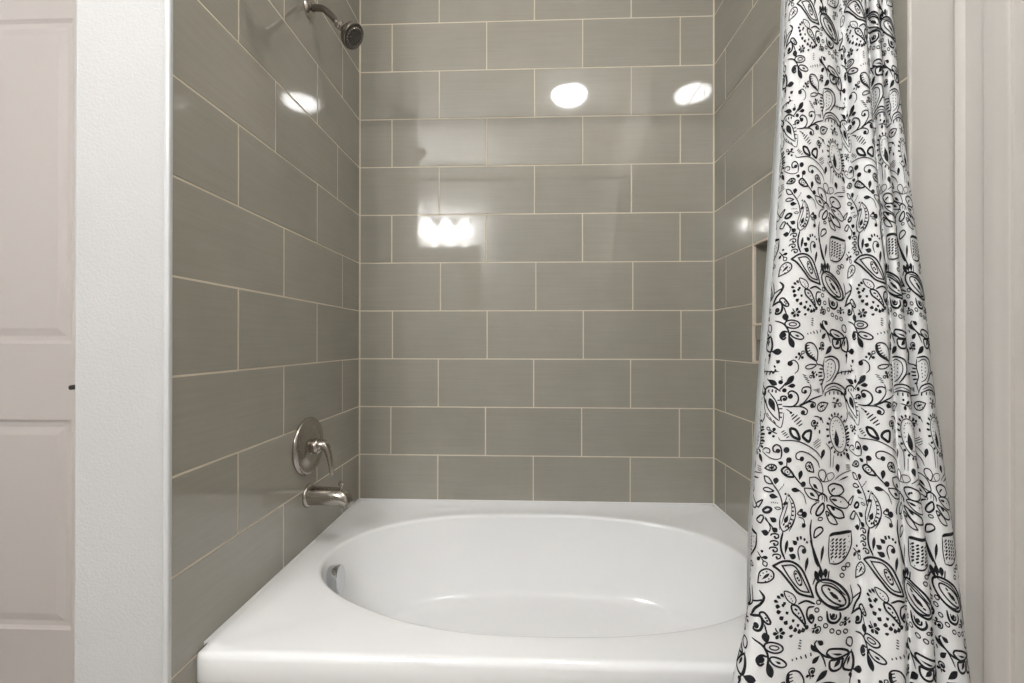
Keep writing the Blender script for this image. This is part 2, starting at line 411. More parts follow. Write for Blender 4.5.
def cloth(u, z):
    Y,xl,xr=_tab(CUR_EDGE,z,True)
    xn,d=_tab(CUR_SEC,u)
    k=1.0+.25*math.sin(2.1*z+2.3*u)*.6
    d=d*k
    w=.012*math.sin(2*math.pi*u*.9+1.7*z+.6)*math.sin(3.3*z+.4)*.35
    wid=xr-xl
    x=xl+wid*xn-d*.62
    ex=min(1.,max(0.,(1-xn)*6))      # wall side stays clear of the trim
    return (min(x,.776), Y-d-w*ex, z)

PRINT = [
('o',1.45,22.8,96.2,22,97.8,19.8,99,16.8,99.5,13.6,99.2,10.8,98.2,9,96.6,8.4,94.8,9.1,93.1,11,91.9,13.7,91.4,17,91.8,20,92.8,22.1,94.4),
('o',1.04,19.4,95.5,18.7,96.5,16.9,97.1,14.6,97,12.8,96.4,12.1,95.5,12.7,94.5,14.4,93.9,16.7,94,18.6,94.6),
('o',1.45,27.4,109,26.2,109.9,23.9,110.2,20.9,109.7,17.9,108.6,15.5,107,14,105.3,13.8,103.8,14.8,102.8,17,102.6,19.9,103.1,22.9,104.2,25.5,105.8,27.2,107.5),
('l',1.86,18.1,105.7,22.9,107.5),
('s',1.56,-1.7,91.8,4.4,93.5,8,95.8,11.6,101.3,13.8,109.5),
('l',5.57,11.9,105.8,18,118.5),
('s',2,11.7,103.1,7.3,102.7,5,106.7,7.8,110.4,10.4,108.2),
('d',2.78,7.5,106),
('t',1.28,32.4,105.5,31.4,104.1),
('t',1.28,35.9,104.9,34.9,103.1),
('t',1.28,40.2,104.6,38.6,102.2),
('t',1.28,44.5,104.6,42.8,101.3),
('t',1.28,48.6,103.4,47.7,100.5),
('s',1.34,47.2,94,54.2,99.4,60,106.6,63.5,113.9),
('l',3.71,54.8,101.6,47,94.9),
('l',4.45,56.5,103.9,50.5,109.4),
('o',1.45,43.7,131,35.7,126.8,30.7,121.1,30,115.7,33.4,113.4,39.7,114.7,44.9,121.1,45.2,127.4),
('s',2.89,31.4,115.4,30.6,119.7,34.1,125.6,42.9,130.1),
('t',1.07,31.1,116.6,34.2,115.7),
('t',1.07,31.2,119.3,34.8,118.4),
('t',1.07,32.4,122,35.8,120.8),
('t',1.07,34.1,124.3,37.3,122.9),
('t',1.07,36.4,126.5,39.3,124.7),
('t',1.07,39.5,128.3,41.3,126.5),
('s',1.34,44.1,130.1,45,134,52.2,135.2),
('o',1.25,43.9,135.1,36.8,134.3,31.6,136.2,32.3,138.4,38.2,138.2),
('s',1.11,13.6,132.8,18.8,130.3,23.2,134,23.6,139.8,20.5,143.2),
('d',2.6,15.6,133.5),
('s',1.34,7.8,159.1,11,155.1,13.2,151.5),
('l',5.57,12.3,155.4,19.9,145),
('l',4.08,14.6,155.3,22,154.3),
('d',2.04,12.1,159.3),
('d',2.04,8.4,151.7),
('t',0.85,8.7,148.1,9.9,149.8),
('t',0.85,8.2,146.3,9.5,147.4),
('s',1.56,11.5,174.3,20.8,174,25.5,168.7,24.3,162.6,18.9,159.6,15.6,162,17.4,165.1),
('d',2.41,17.9,164.7),
('s',1.56,10.4,170,9.5,166.1,12.4,164.7,14.7,166.4,13.5,169),
('d',1.67,12.6,167.7),
('s',1.34,26.5,173,31.6,170.1,37.8,162.7,38.3,157.4,34.8,155.6,29.8,156.5,28.7,160,32.1,161.7,34.2,160.4),
('d',1.67,32.4,160),
('s',0.89,38.7,156.5,37.2,153),
('s',1.56,27.1,173.9,39.8,167.4,53.2,163.9),
('s',1.56,29.8,172.5,37.3,169.6,44,171.1,43.7,174.6,39.1,174.3),
('d',2.41,40.7,173.3),
('s',1.34,19.4,174.4,29,174.2,35.7,177.7,33.9,181.6,28.8,180.3),
('d',2.23,31,179.6),
('s',0.89,18.2,174.1,26.1,173.9),
('t',0.85,28.6,143.8,32.5,145.3),
('t',0.85,29.7,146,34.8,147.7),
('t',0.85,31.5,148.4,36.2,149.9),
('t',0.85,33.3,150.7,36.7,152),
('s',1.78,54.5,128,65.9,126.9,74.4,130.9,75.4,139.7,70.9,146.8,65.7,152),
('s',1.11,55.7,132.4,63.2,129.4,70,133.1,70.1,141.3,64.1,148.7,57.8,151.7),
('s',1.34,54.5,129.3,53.3,137.3,55.1,146.3,52.1,153.3,53.6,161.3),
('d',0.74,60.6,133.9),
('d',0.74,60.1,137.1),
('d',0.74,59.6,140.3),
('d',0.74,59.7,143.5),
('d',0.74,59.8,146.8),
('d',0.74,64.9,134.3),
('d',0.74,65,137.9),
('d',0.74,64.5,141.5),
('d',0.74,63.5,145.1),
('t',1.71,54.3,136.5,50.6,135.2),
('t',1.71,52.8,139.1,48.2,138.5),
('t',1.71,52.4,142.3,46.9,142.2),
('t',1.71,52.5,145.5,47.1,145.8),
('t',1.71,53.2,148.9,48.2,149.7),
('t',1.71,53.3,152.5,49.9,153.6),
('s',1.56,53.1,163,57.9,155.6,68.9,153,78.6,156.2,84.5,162,82.7,165.5,76.7,160.9,66.3,159.1,56.1,162.2),
('s',0.89,58.5,158.8,68.9,156,78.6,159.8),
('t',1.71,57.3,161.9,56.6,164.9),
('t',1.71,63.2,160.8,62.8,163.9),
('t',1.71,68.9,160.7,68.9,163.9),
('t',1.71,73.9,161.3,74.4,164.5),
('t',1.71,78.1,162.5,79.5,165.3),
('t',1.49,78.7,144.9,79.2,141.3),
('t',1.49,83,145.8,84.5,141.5),
('t',1.49,87.2,145.2,89.1,140.8),
('t',1.49,91.1,143.7,93.3,140.4),
('s',1.11,70.9,145.3,78.7,142.7,96.5,141.5),
('l',5.57,55.7,125.2,65.2,116.9),
('l',6.31,-2.5,122.5,7.6,122.3),
('l',4.08,2.8,130.7,6.4,133.1),
('l',5.19,-4.2,149.8,5.6,154.3),
('s',1.34,-5,149.3,1.9,153.8,4.4,151.8),
('t',1.71,-0.6,141.7,1.7,143.9),
('t',1.71,2.4,139.4,4,141.5),
('t',1.71,1.3,135.8,3,137.9),
('s',1.78,-2.1,175.5,-7.4,166.5,-4.7,158,2.2,156.4,9,160.5),
('t',1.49,-1.6,159.4,-2.4,162.2),
('t',1.49,1.8,158.8,1.7,161.8),
('t',1.49,5,159.3,5.2,162.1),
('l',5.89,5.7,179.8,-0.6,167.4),
('s',1.18,-4.6,168.9,-2.2,176,4.8,184.1,10,188.2),
('s',1.18,-1.2,161.8,5.5,169.7,8.6,178.7,9.9,187.3),
('t',1.24,6.8,169.1,10,168.5),
('t',1.24,7.6,173.1,11,172.5),
('t',1.24,8.3,176.9,11.6,176.5),
('t',1.24,8.8,180.5,11.9,180.5),
('t',1.24,8.9,184.2,11.8,184.9),
('s',0.82,-6.7,170.2,-2.9,182.7,5.7,190.4,11.2,194.2,12.8,187.6,12.9,180.3),
('t',0.9,-1.9,181.6,0.6,184.5),
('t',0.9,1.2,184.9,3.5,187.8),
('t',0.9,4.6,187.7,7.1,190.7),
('s',1.06,-4.8,182.1,-4.2,186.7,-6.8,191.9),
('t',1.24,19.9,183.5,22.5,181),
('t',1.24,20.8,186.3,25.8,181.7),
('t',1.24,23,188.5,28.2,184),
('t',1.24,25.3,190.7,30,186.7),
('t',1.24,27.5,192.1,31.2,189.8),
('s',0.94,14.9,177,17.4,178.3,20.3,180.4),
('d',1.18,19.4,180),
('s',1.06,43.7,183.2,48.5,183.9,53,186.3,55.2,190.1),
('d',1.47,52.1,185.8),
('t',2.03,51,196.2,51.1,199.5),
('o',0.99,83.5,202,84.1,207.3,83.6,212.1,82.2,215.9,80.1,218.3,77.5,219,74.6,218.1,71.6,215.7,68.7,212,66.2,207.4,64.5,202.2,63.8,197,64.1,192.2,65.4,188.4,67.7,185.8,70.7,184.8,73.9,185.6,77,188,79.8,191.9,82.1,196.7),
('t',2.14,84.5,201.9,88.2,201.7),
('t',2.14,85.1,207.6,88.8,208.2),
('t',2.14,84.5,212.7,87.8,214.1),
('t',2.14,82.9,216.7,85.4,218.9),
('t',2.14,80.6,219.3,82.1,221.9),
('t',2.14,77.7,220,78.2,222.8),
('t',2.14,74.5,219,74,221.6),
('t',2.14,71.2,216.5,69.6,218.7),
('t',2.14,68,212.6,65.4,214.3),
('t',2.14,65.4,207.7,62.1,208.7),
('t',2.14,63.5,202.2,59.8,202.4),
('t',2.14,62.7,196.7,58.9,196),
('t',2.14,63.1,191.7,59.6,190.2),
('t',2.14,64.6,187.6,61.8,185.4),
('t',2.14,67.2,184.9,65.3,182.3),
('t',2.14,70.4,183.8,69.8,181),
('t',2.14,74,184.6,74.6,181.9),
('t',2.14,77.4,187.2,79,184.9),
('t',2.14,80.5,191.2,83,189.5),
('t',2.14,82.9,196.3,86.3,195.3),
('l',5.5,71.4,197.1,73.5,213.5),
('d',0.59,80.3,201.6),
('d',0.59,80.7,205.6),
('d',0.59,80.5,209.2),
('d',0.59,79.8,212.1),
('d',0.59,78.5,213.9),
('d',0.59,76.8,214.4),
('d',0.59,74.9,213.7),
('d',0.59,72.8,211.9),
('d',0.59,70.9,209.1),
('d',0.59,69.2,205.6),
('d',0.59,68,201.6),
('d',0.59,67.4,197.7),
('d',0.59,67.5,194.1),
('d',0.59,68.3,191.2),
('d',0.59,69.7,189.3),
('d',0.59,71.6,188.6),
('d',0.59,73.7,189.1),
('d',0.59,75.8,191),
('d',0.59,77.7,193.9),
('d',0.59,79.2,197.5),
('o',2.42,19.8,194.3,19.8,194.3,24.7,195.4,28.1,200.1,29.6,204.5,29.6,204.5,23.3,202,20.5,198.5),
('o',2.64,40.2,196.4,41.1,199.8,39.5,206.2,35.1,204.1,32.4,201.4,34.9,197.5),
('s',1.06,10.3,203.1,12.3,205.8,20,205.4,27.3,205.9,35.4,208.6,44.4,213.2,50.3,217.5,54.8,222.6),
('t',1.02,12.2,198.6,14.8,196.5),
('t',1.02,13.4,200.3,16.4,198),
('t',1.02,14.8,201.7,17.9,199.4),
('t',1.02,17.1,203.3,19.3,201.5),
('t',0.68,44.1,207.9,50.8,204.1),
('t',0.68,44.4,209.7,52.7,205.1),
('t',0.68,45.4,211.5,53.3,207.5),
('t',0.68,48,212.7,52.9,209.8),
('l',4.51,54.1,223.1,57.3,214),
('s',1.18,52.5,230.3,49.4,224,40.2,217.5,31.8,215.1,27.2,217.3,27.7,221.5,32.8,222.8),
('d',2.26,32.8,221.7),
('d',2.75,18,214.1),
('d',2.55,20.8,222.9),
('s',1.41,13.5,222.3,14,217,12.6,211.8,9.3,209.8,6.7,212.3,7.6,216.2,11.3,216.5),
('d',1.96,10.8,215.3),
('s',0.94,-2.7,217.4,3.7,221.6,9.5,223.1,13.7,221.6),
('s',1.06,-2.7,216.7,0.2,213.7,4,214.7,4,218,1.1,217.5),
('l',3.73,-1.7,228,-6,220.1),
('l',3.73,11.3,224.9,15.9,226.9),
('t',1.69,-7.7,200.4,-3.1,197.2),
('t',1.69,-7.2,203.1,-2.7,202),
('t',1.69,-7,206.3,-2.4,204.7),
('t',1.69,-6.5,209,-2.1,207.3),
('t',1.13,-5.9,211.5,-2.4,210.1),
('t',1.13,-5.2,214,-2.6,212.9),
('t',1.13,-7.9,197.7,-5.1,198.9),
('s',0.94,59.3,208.8,64.7,214.6,65.2,223.5,64.9,231.4),
('s',0.71,69.3,220.3,68.2,231.7),
('o',1.87,14.7,231.9,14.7,231.9,18.9,229,24.7,234.5,26.2,237.6,26.2,237.6,20.8,237.4,16.4,234.8),
('o',0.66,22.4,234.6,21.3,235.6,19.9,235.7,18.5,235,17.8,233.8,18,232.4,19,231.4,20.5,231.2,21.8,231.9,22.6,233.2),
('d',0.69,20.2,233.5),
('s',0.94,19.1,223.8,19.2,228.6),
('s',1.3,25.2,235.3,30.5,241.3,35.5,245.9),
('l',4.32,31.4,240.4,32.9,231.8),
('d',2.55,35.4,244),
('l',4.12,32.9,249.7,24.3,248.4),
('s',0.82,31.8,249.6,36.2,253.7,38.8,261.3),
('s',1.18,7.8,243.8,13.4,251.7,16.4,259.1,17.2,266.5),
('o',1.21,1.1,238.8,1.1,238.8,5.1,239.7,8.6,244.6,8.6,244.6,5.4,245,2.6,243.3),
('l',4.51,10.4,245.2,11.2,238.9),
('o',1.21,1.2,250,4.8,248.5,9.7,250.8,9.7,250.8,6.9,252,2.6,251.7),
('l',4.32,13.2,255.8,6.2,255.1),
('l',3.14,17.1,261.9,21.3,259.6),
('t',0.68,13.6,250.5,14.2,249.1),
('t',0.68,14.8,249.1,15.4,247.3),
('t',0.68,16,247.8,16.4,245.9),
('t',0.68,17.2,245.8,17.8,243.9),
('d',0.49,8.3,260.7),
('d',0.49,9.8,260.7),
('d',0.49,11.4,260.8),
('d',0.49,12.9,260.9),
('o',0.77,10.7,265,13.4,264.2,15.7,265.4,13.1,266.5),
('s',1.06,21.5,252.1,26.6,259.5,28.7,268.6,26.8,276.8,23,283.8),
('s',0.82,21.1,252.9,18.2,263.9,15,274.1,15,283.1),
('s',0.59,22.5,255.8,24.6,261.2,25.1,268.6,22.6,276.9,19.9,281.1),
('t',1.47,24.8,260.3,26.2,260.7),
('t',1.47,25.2,263.5,27,263.8),
('t',1.47,25.4,267,27.2,267.1),
('t',1.47,25.1,270.3,27.1,270.8),
('t',1.47,24.1,273.6,26.2,274.4),
('t',1.47,22.8,276.9,24.6,278.1),
('t',1.47,21.2,279.3,22.9,281),
('l',3.53,21.9,270.4,19.2,277.2),
('s',0.59,17.3,274.7,19.8,267.2,22,258.8),
('s',0.59,16.4,278.1,19,270.5,21.4,263),
('d',0.98,19.4,252.6),
('d',0.98,22.5,253.9),
('o',1.1,56.2,252.7,47,249.1,42.2,243.7,41.7,238.4,41.7,238.4,48.6,238.7,54.7,244.1),
('l',2.75,51.3,249.4,45.8,244.3),
('o',1.1,51.3,258,43.1,256.3,37.7,250.8,36.6,247.4,36.6,247.4,44.8,248.6,51.1,254),
('l',2.75,48.1,255.5,42.3,251.6),
('o',1.1,55,242.1,51.4,236.5,52.9,232.8,57.4,232.9,60,237.1,58,242.3),
('o',0.77,61.2,237.3,67.6,236,69.6,239.9,63.5,242.9),
('o',1.54,62.9,250.4,63.5,247.2,69.3,245.9,77.4,249.2,80.1,254.4,80.1,254.4,75.5,257,67.3,256),
('d',0.98,68,251),
('d',0.98,69.7,250.5),
('d',0.98,66.9,252.1),
('o',1.21,64.2,258.4,69,256.7,78.5,259.7,85,266.9,85,266.9,81.6,269.8,71.9,266),
('l',2.16,65,258.7,72.7,261.2),
('d',0.69,76.3,263),
('o',1.43,60.7,263.9,68.6,266.4,76.9,271.2,79.1,277.3,79.1,277.3,73,276.4,67.2,272.9),
('l',2.36,64.8,265.5,69.8,269.2),
('o',1.21,59.7,268.7,68.2,274.9,72,281.3,72,281.3,68,280.9,62.7,277.5),
('d',1.18,62.3,272.3),
('o',1.87,56.8,261.7,51.3,265.4,48.9,270.2,52.2,271.5,57.4,267.2),
('s',1.41,50.8,260.3,45.2,263.3,43.2,268.2,44.4,270.1),
('o',0.99,55.9,274.6,55.3,275.6,53.7,276,51.9,275.7,51,274.9,51.5,273.9,53.2,273.4,55,273.7),
('s',1.65,51.3,258.3,52.4,254.7,56.5,253.6,60.6,256.8,61,260.8),
('s',0.82,54.4,240.1,56.7,243.1,63.5,243.1),
('s',0.94,48.1,259.3,52.4,258.8,51.3,261.2),
('s',0.82,56.2,254.9,55.6,259),
('s',0.82,58.3,255.5,58.3,261),
('s',0.94,70.4,242.6,77.1,239.3,89.2,236.8),
('l',1.57,74.3,244.1,86,242),
('l',4.91,74.8,236.7,72.9,228.7),
('t',0.79,83.1,231.5,87.8,231.9),
('t',0.79,83.4,233.5,88.3,233.8),
('t',0.79,83.7,235.3,88.2,235.5),
('o',1.1,30.3,269.3,33.1,266.2,35.2,266.4,34,270.5),
('d',2.75,36.9,270),
('s',0.94,31.2,271.9,36,273.7,37.5,279),
('l',3.34,35,276.9,36.8,281.1),
('d',1.77,34,266.6),
('o',1.21,-5.3,264.9,-0.8,260.9,1.1,259.8,-0.9,264.2,-3.4,267.7),
('o',2.2,1.5,268.8,4.8,265.4,8.1,266.2,6.4,269.3,3.1,270.1),
('o',1.43,-4.4,278.1,-0.3,273.3,2.3,274.3,-0.3,279.9,-3.3,279.5),
('s',1.18,3.2,274.9,6.5,278.4,9.7,281.9),
('l',3.93,7.1,273.5,11.8,277),
('l',5.16,0.2,286.5,6.6,287.5),
('s',0.9,6.2,287.3,7.8,282.1,5.1,276.3,3.8,273.8),
('l',4.51,7,273.7,12.2,276.6),
('l',4.51,8.5,281.9,13.2,284.9),
('s',1.29,8.1,289.1,8.7,287.5,11.3,286.7,14.1,287.4,13.9,289.8,11.6,290.6,10.9,289.2),
('d',0.97,11.2,289.4),
('s',1.29,7.8,294.9,8.4,293.4,10.9,292.5,13.7,293.3,13.5,295.6,11.2,296.4,10.5,295.1),
('d',0.97,10.8,295.2),
('s',1.29,7.3,300.3,7.9,298.8,10.5,297.9,13.2,298.6,13.1,301,10.8,301.8,10.1,300.5),
('d',0.97,10.4,300.6),
('s',1.29,9.9,305.7,10.5,304.2,13.1,303.4,16,304.1,15.8,306.5,13.4,307.3,12.7,305.9),
('d',0.97,13,306),
('s',1.8,17.8,284.5,16.2,292.8,16.7,299.8,19.9,307.2),
('l',2.79,19.8,303.2,21.7,291.1),
('l',4.51,22.5,297.3,27,300),
('l',4.94,23.1,303,29.3,305.7),
('l',3.87,26.1,291.3,30,294.8),
('t',2.1,30.3,288.3,31,291.6),
('t',2.1,33.3,287.8,34,290.6),
('t',2.1,36.7,289.7,37.7,291.8),
('t',2.1,38.8,292.6,40.5,293.8),
('s',1.16,32.7,307.7,31.1,300.4,33.2,296,36.9,297,38.5,300.6,36.2,301.8),
('d',2.26,36.8,300.4),
('s',1.03,15.2,275,15.4,280.4,18.6,284.2,25,279,27.1,273.6),
('d',1.93,36.5,279.1),
('t',1.36,17.8,279.3,19,277.4),
('t',1.36,19.6,281,20.7,278.9),
('t',1.36,21.8,280.2,22.6,278.2),
('t',1.36,23.7,278.1,24.4,276.3),
('o',1.92,10.4,313.5,10.4,313.5,18.1,309,26.4,309.2,34.3,314.7,40.6,325.7,46.4,339.1,46.4,339.1,32.7,335.2,24.9,327,16.5,317.6),
('o',1.32,17.7,312.6,17.7,312.6,26.5,311.9,32.3,317.3,38.6,328.3,42.3,334.9,42.3,334.9,33.6,332.6,25.7,324.3),
('o',0.96,33.7,321.9,34.9,325.1,35.1,327.7,34.3,328.9,32.8,328.4,30.9,326.4,29.2,323.4,28.1,320.2,27.9,317.6,28.6,316.4,30.1,316.8,32,318.8),
('d',0.97,29.4,319),
('d',0.97,32.5,324.4),
('d',0.97,34,328),
('d',0.97,31,322.6),
('l',3.22,38,318.4,40.6,305.6),
('s',1.8,44.1,274.5,42.9,283.9,44.6,294.7,48,308.4,51,314.3),
('o',1.56,46.8,289.7,48,283.5,53.6,281.5,56.1,284.5,51.5,288.1),
('l',3.01,53.4,312.1,56.3,297.1),
('s',2.84,62.8,290,68.5,288.8,86.3,290.6),
('s',1.55,85.9,291,85.2,302,78.7,311.5,71.1,314.5,62.8,313.2),
('s',1.16,62.6,290.2,61.7,303.6,62.8,313.2),
('t',1.61,65,294.4,67.6,292.7),
('t',1.61,69.2,295,71.7,293.4),
('t',1.61,73.2,295.7,75.7,294.3),
('t',1.61,77.1,296.7,79.5,295.4),
('t',1.61,65,297.2,67.5,295.6),
('t',1.61,69.1,297.8,71.6,296.3),
('t',1.61,73.1,298.6,75.6,297.2),
('t',1.61,77,299.6,79.4,298.3),
('t',1.61,64.9,300.1,67.5,298.5),
('t',1.61,69,300.7,71.5,299.2),
('t',1.61,73,301.4,75.5,300.1),
('t',1.61,76.9,302.5,79.3,301.2),
('t',1.61,64.9,303,67.4,301.4),
('t',1.61,68.9,303.6,71.4,302.1),
('t',1.61,72.9,304.3,75.4,302.9),
('t',1.61,76.8,305.4,79.2,304.1),
('t',1.61,64.1,305.8,66.7,304.2),
('t',1.61,68.2,306.4,70.7,304.8),
('t',1.61,72.2,307.1,74.6,305.7),
('t',1.61,76,308.1,78.4,306.8),
('t',1.61,64.1,308.7,66.6,307),
('t',1.61,68.1,309.3,70.6,307.7),
('t',1.61,72.1,310,74.5,308.6),
('t',1.61,75.9,311,78.3,309.7),
('d',0.54,64.2,294.9),
('d',0.54,64.2,298.5),
('d',0.54,63.7,302),
('d',0.54,64,305.7),
('d',0.54,64.5,309.4),
('d',0.54,66.7,312),
('d',0.54,82.7,294.2),
('d',0.54,83.1,298.9),
('d',0.54,81.7,303.2),
('d',0.54,79.9,307.3),
('d',0.54,77.1,310.6),
('o',2.1,80.1,353.1,76.5,354,71.2,352.8,64.8,350.1,58.4,346,53.2,341.1,49.8,335.9,48.8,331.2,50.3,327.6,54.2,325.9,59.8,326.2,66.4,328.7,72.7,333.1,77.6,339,80.8,345,81.6,349.9),
('o',1.57,77.7,350.4,75.2,350.5,70.9,348.7,65.6,345.6,60.5,341.5,56.6,337.2,54.7,333.6,55.2,331.1,57.9,330.5,62.4,331.8,67.8,334.8,72.8,339.2,76.4,344.1,78.2,348.1),
('t',1.62,60.8,333.4,63.1,335.7),
('t',1.62,63.1,337.1,66.2,338.8),
('t',1.62,65.7,340.1,69,341.6),
('t',1.62,68.6,342.7,71.3,344.4),
('t',1.62,71.3,345.2,73.6,346.9),
('s',1.41,49.2,334,55.1,343.4,66.8,349.9,76.9,351.5),
('s',1.12,54.9,327.8,66.7,331.4,78,343.1),
('s',1.12,82.7,335.6,84.8,347.9,80.2,354.6),
('l',3.28,62,336.9,71.3,344),
('o',1.05,53.8,344.2,53.2,345.4,51.8,345.7,50.3,345,49.7,343.8,50.2,342.6,51.7,342.2,53.1,342.9),
('o',1.05,52.4,350.4,51.9,351.5,50.5,351.9,49,351.2,48.3,349.9,48.9,348.8,50.3,348.4,51.8,349.1),
('o',1.05,56,357.9,55.5,359,54.1,359.3,52.6,358.7,51.9,357.4,52.4,356.2,53.8,355.9,55.3,356.6),
('o',1.05,61.6,364.3,61.1,365.5,59.7,365.8,58.2,365.1,57.5,363.8,58,362.6,59.4,362.3,60.9,363),
('o',1.05,68,369.6,67.5,370.7,66.1,371,64.6,370.2,63.9,368.9,64.5,367.8,65.9,367.5,67.3,368.3),
('o',1.05,74.2,372.2,73.7,373.3,72.4,373.4,70.9,372.6,70.3,371.2,70.8,370.1,72.2,369.9,73.6,370.8),
('o',1.05,80.5,373.7,80,374.7,78.7,374.7,77.3,373.6,76.7,372.2,77.2,371.2,78.5,371.2,79.9,372.2),
('o',1.05,78.7,320.5,78.1,321.6,76.7,321.6,75.2,320.7,74.7,319.2,75.3,318.2,76.8,318.1,78.2,319.1),
('o',1.05,83,318.7,82.4,319.8,80.8,320,79.4,319,78.8,317.6,79.5,316.5,81,316.4,82.5,317.3),
('o',1.05,77,325.9,76.4,327,74.9,327,73.5,326.1,72.9,324.7,73.6,323.6,75,323.5,76.4,324.5),
('s',2.25,60,352.1,62.2,360.5,69.1,363.2,73.4,359.9,72.8,355.4),
('s',1.69,63.3,354.5,64.9,359,69,359.7,69.7,356.4),
('d',1.87,66.6,357),
('l',4.68,52.1,328.5,47.8,317.3),
('l',4.68,54.4,325.8,53,316.3),
('l',4.68,58.4,325.3,58.2,316.5),
('s',1.41,45.6,328.8,49,323.3,54.9,327.8),
('s',1.41,60.8,326.6,62,318.9),
('s',1.97,56,322.1,47.8,303.6,42.9,291.6),
('l',2.72,19.9,338.4,16.8,335.5),
('l',2.72,17.4,339.8,13.9,337.6),
('l',2.72,15.6,342.8,11.7,341.7),
('l',3.81,17.3,346.3,13.2,346.1),
('l',3.81,18.3,350,14.2,351),
('l',3.81,20.6,353.9,17.2,356.4),
('l',3.81,23.8,356.8,21.7,360.3),
('l',3.81,27.6,360.2,26.9,364.2),
('l',3.81,31,362.2,31.4,366.4),
('l',3.81,34.4,363.8,35.7,367.9),
('l',3.81,37.3,363,39.4,367),
('l',3.81,39.8,361,42.8,364.8),
('l',3,21.8,342.4,19.4,344),
('l',3,24.3,350,21.9,351.6),
('l',3,30.1,356.3,27.6,357.8),
('l',3,34.7,360.3,32.2,361.7),
('l',3,20.7,344,18.3,345.7),
('o',1.07,19.9,333.4,26.9,335.5,30.2,340.3,28.4,343.8,22.6,340.2),
('d',0.54,24,337.4),
('d',0.54,25.9,339.3),
('d',0.54,27.1,341.3),
('o',1.68,26.6,344.6,32.5,346.1,37.7,353.9,39.9,360.9,33,354.7,27.8,350.1),
('d',0.82,31.1,348.6),
('d',0.82,33.1,351.4),
('d',0.82,35.3,354.8),
('d',0.82,29.9,348),
('d',0.82,37,357.2),
('s',1.8,32.1,343.9,39.7,341.7,48.4,345.1),
('s',1.8,47.8,347.1,41.9,347.6,41,354.2,46,360.2,47.8,355.9,44.5,353.2),
('d',2.45,45.2,355.1),
('s',1.14,38.3,361.1,41.9,364.1),
('s',2.13,0.5,335.9,4.5,340.3,2.4,346.5,-2.2,351.9,-5.5,359.4),
('s',1.31,-5.9,347.9,3.8,342.7),
('s',2.13,-6.7,360.2,2.2,356.3,5.1,361.1,3.6,367.5,-1.5,368.2,-0.5,363.9),
('d',2.45,0.3,364.7),
('o',1.68,2,354.4,5.7,352.8,10.6,359.4,9,361.3,4.8,358.5),
('l',5.72,10.3,376.7,7.2,368.2),
('s',1.14,6.5,361.8,9.4,369.8),
('d',0.82,6.9,356.8),
('d',0.82,8.1,358.7),
('l',3.54,28.4,370.8,27.8,368.1),
('o',1.83,68.9,391.9,62.5,386.9,62.5,386.9,64.9,384,73.7,385.4,81.1,389.4,82.8,392.3,82.8,392.3,75.6,392.9),
('l',1.77,67.2,387.7,77.1,391.1),
('o',1.98,70.9,393.4,66.7,393.6,67.1,399,70.8,402.2,76.5,401.7,77.7,396.8,77.4,394.5),
('l',4.09,70.7,399.6,75.5,394.8),
('o',1.83,78.7,401.6,83.7,406,87.6,405,87.8,397.4,84.3,391.4),
('l',2.18,81.9,401.7,83.7,394.5),
('s',1.8,67,391.3,59.1,387.4,52.8,381.7,50.6,377.1,52.6,374.9),
('l',4.09,52.7,375.1,58.7,379),
('s',1.31,84.8,389.3,87.2,399.5,86.1,408.1,85.1,417.8),
('o',1.22,80,383.5,80.4,379.2,84.2,379.7,85.4,383.8,84,386.9),
('l',3.27,86.6,412.6,84.8,407.9),
('t',0.94,35.9,372.8,38,373.8),
('t',0.94,35.7,375,38.2,375.7),
('t',0.94,35.4,377.1,38.3,378.1),
('t',0.94,35.5,379.3,38.1,380.2),
('o',1.3,-1.2,46.9,-1.2,46.9,0.1,37.9,5.5,33.3,10.2,34.8,11,39.5,6.8,43.9),
('l',2.2,2.2,43.1,7.9,36.7),
('d',0.6,1,40.1),
('d',0.6,3.2,37.4),
('d',0.6,5.9,35.6),
('d',0.6,5.1,43.8),
('d',0.6,7.6,41.2),
('d',0.6,9.3,38.7),
('o',1.3,60.9,171.9,60.9,171.9,56.1,177.8,50.2,178.8,47.4,175.6,48.9,171.9,53.8,170.5),
('l',2.2,56.8,173.1,50,175.3),
('d',0.6,56.3,175.8),
('d',0.6,53.5,176.8),
('d',0.6,50.9,176.9),
('d',0.6,55,171.4),
('d',0.6,52.1,172.1),
('d',0.6,49.7,173.2),
('s',1.1,-2.7,21.1,0.6,24.3,3.3,27.8),
('o',1,3,27.2,3,27.2,6,28.2,5.5,31.2,2.8,30.4),
('l',3,1.2,24.8,6.6,23.7),
('l',3,0.6,24.3,-2.7,28.5),
('d',1.2,1.7,19.6),
('o',1.3,46.1,233.9,46.1,233.9,39.9,232.4,37.1,228.4,38.4,225.2,41.7,224.9,44.5,228.1),
('l',2.2,43.7,231.3,39.6,226.9),
('d',0.6,41.5,231.9),
('d',0.6,39.7,230.2),
('d',0.6,38.7,228.3),
('d',0.6,44.3,229.3),
('d',0.6,42.7,227.4),
('d',0.6,41.1,226),
('s',1.1,66.1,171.1,70.6,172,74.7,173.5),
('o',1,74.1,173.1,74.1,173.1,77.2,172.4,78.3,175.1,75.7,175.8),
('l',3,71.4,172.1,75.2,168.3),
('l',3,70.6,172,70.1,177.2),
('d',1.2,69,167.5),
('l',3,18.5,84.6,21.2,88),
('l',3,17.7,84.7,16.2,88.7),
('l',3,17.3,84.1,13,84.8),
('l',3,18.7,83.9,23,83.2),
('l',3,18.3,83.3,19.8,79.2),
('s',1.1,17.8,83.8,15.7,82.1,14.6,79.8),
('s',1.2,49.4,192.8,46.1,192,42.4,192.3,40.9,189.8,42.7,187.1,45.5,187.7,45.9,189.7,44,189.8),
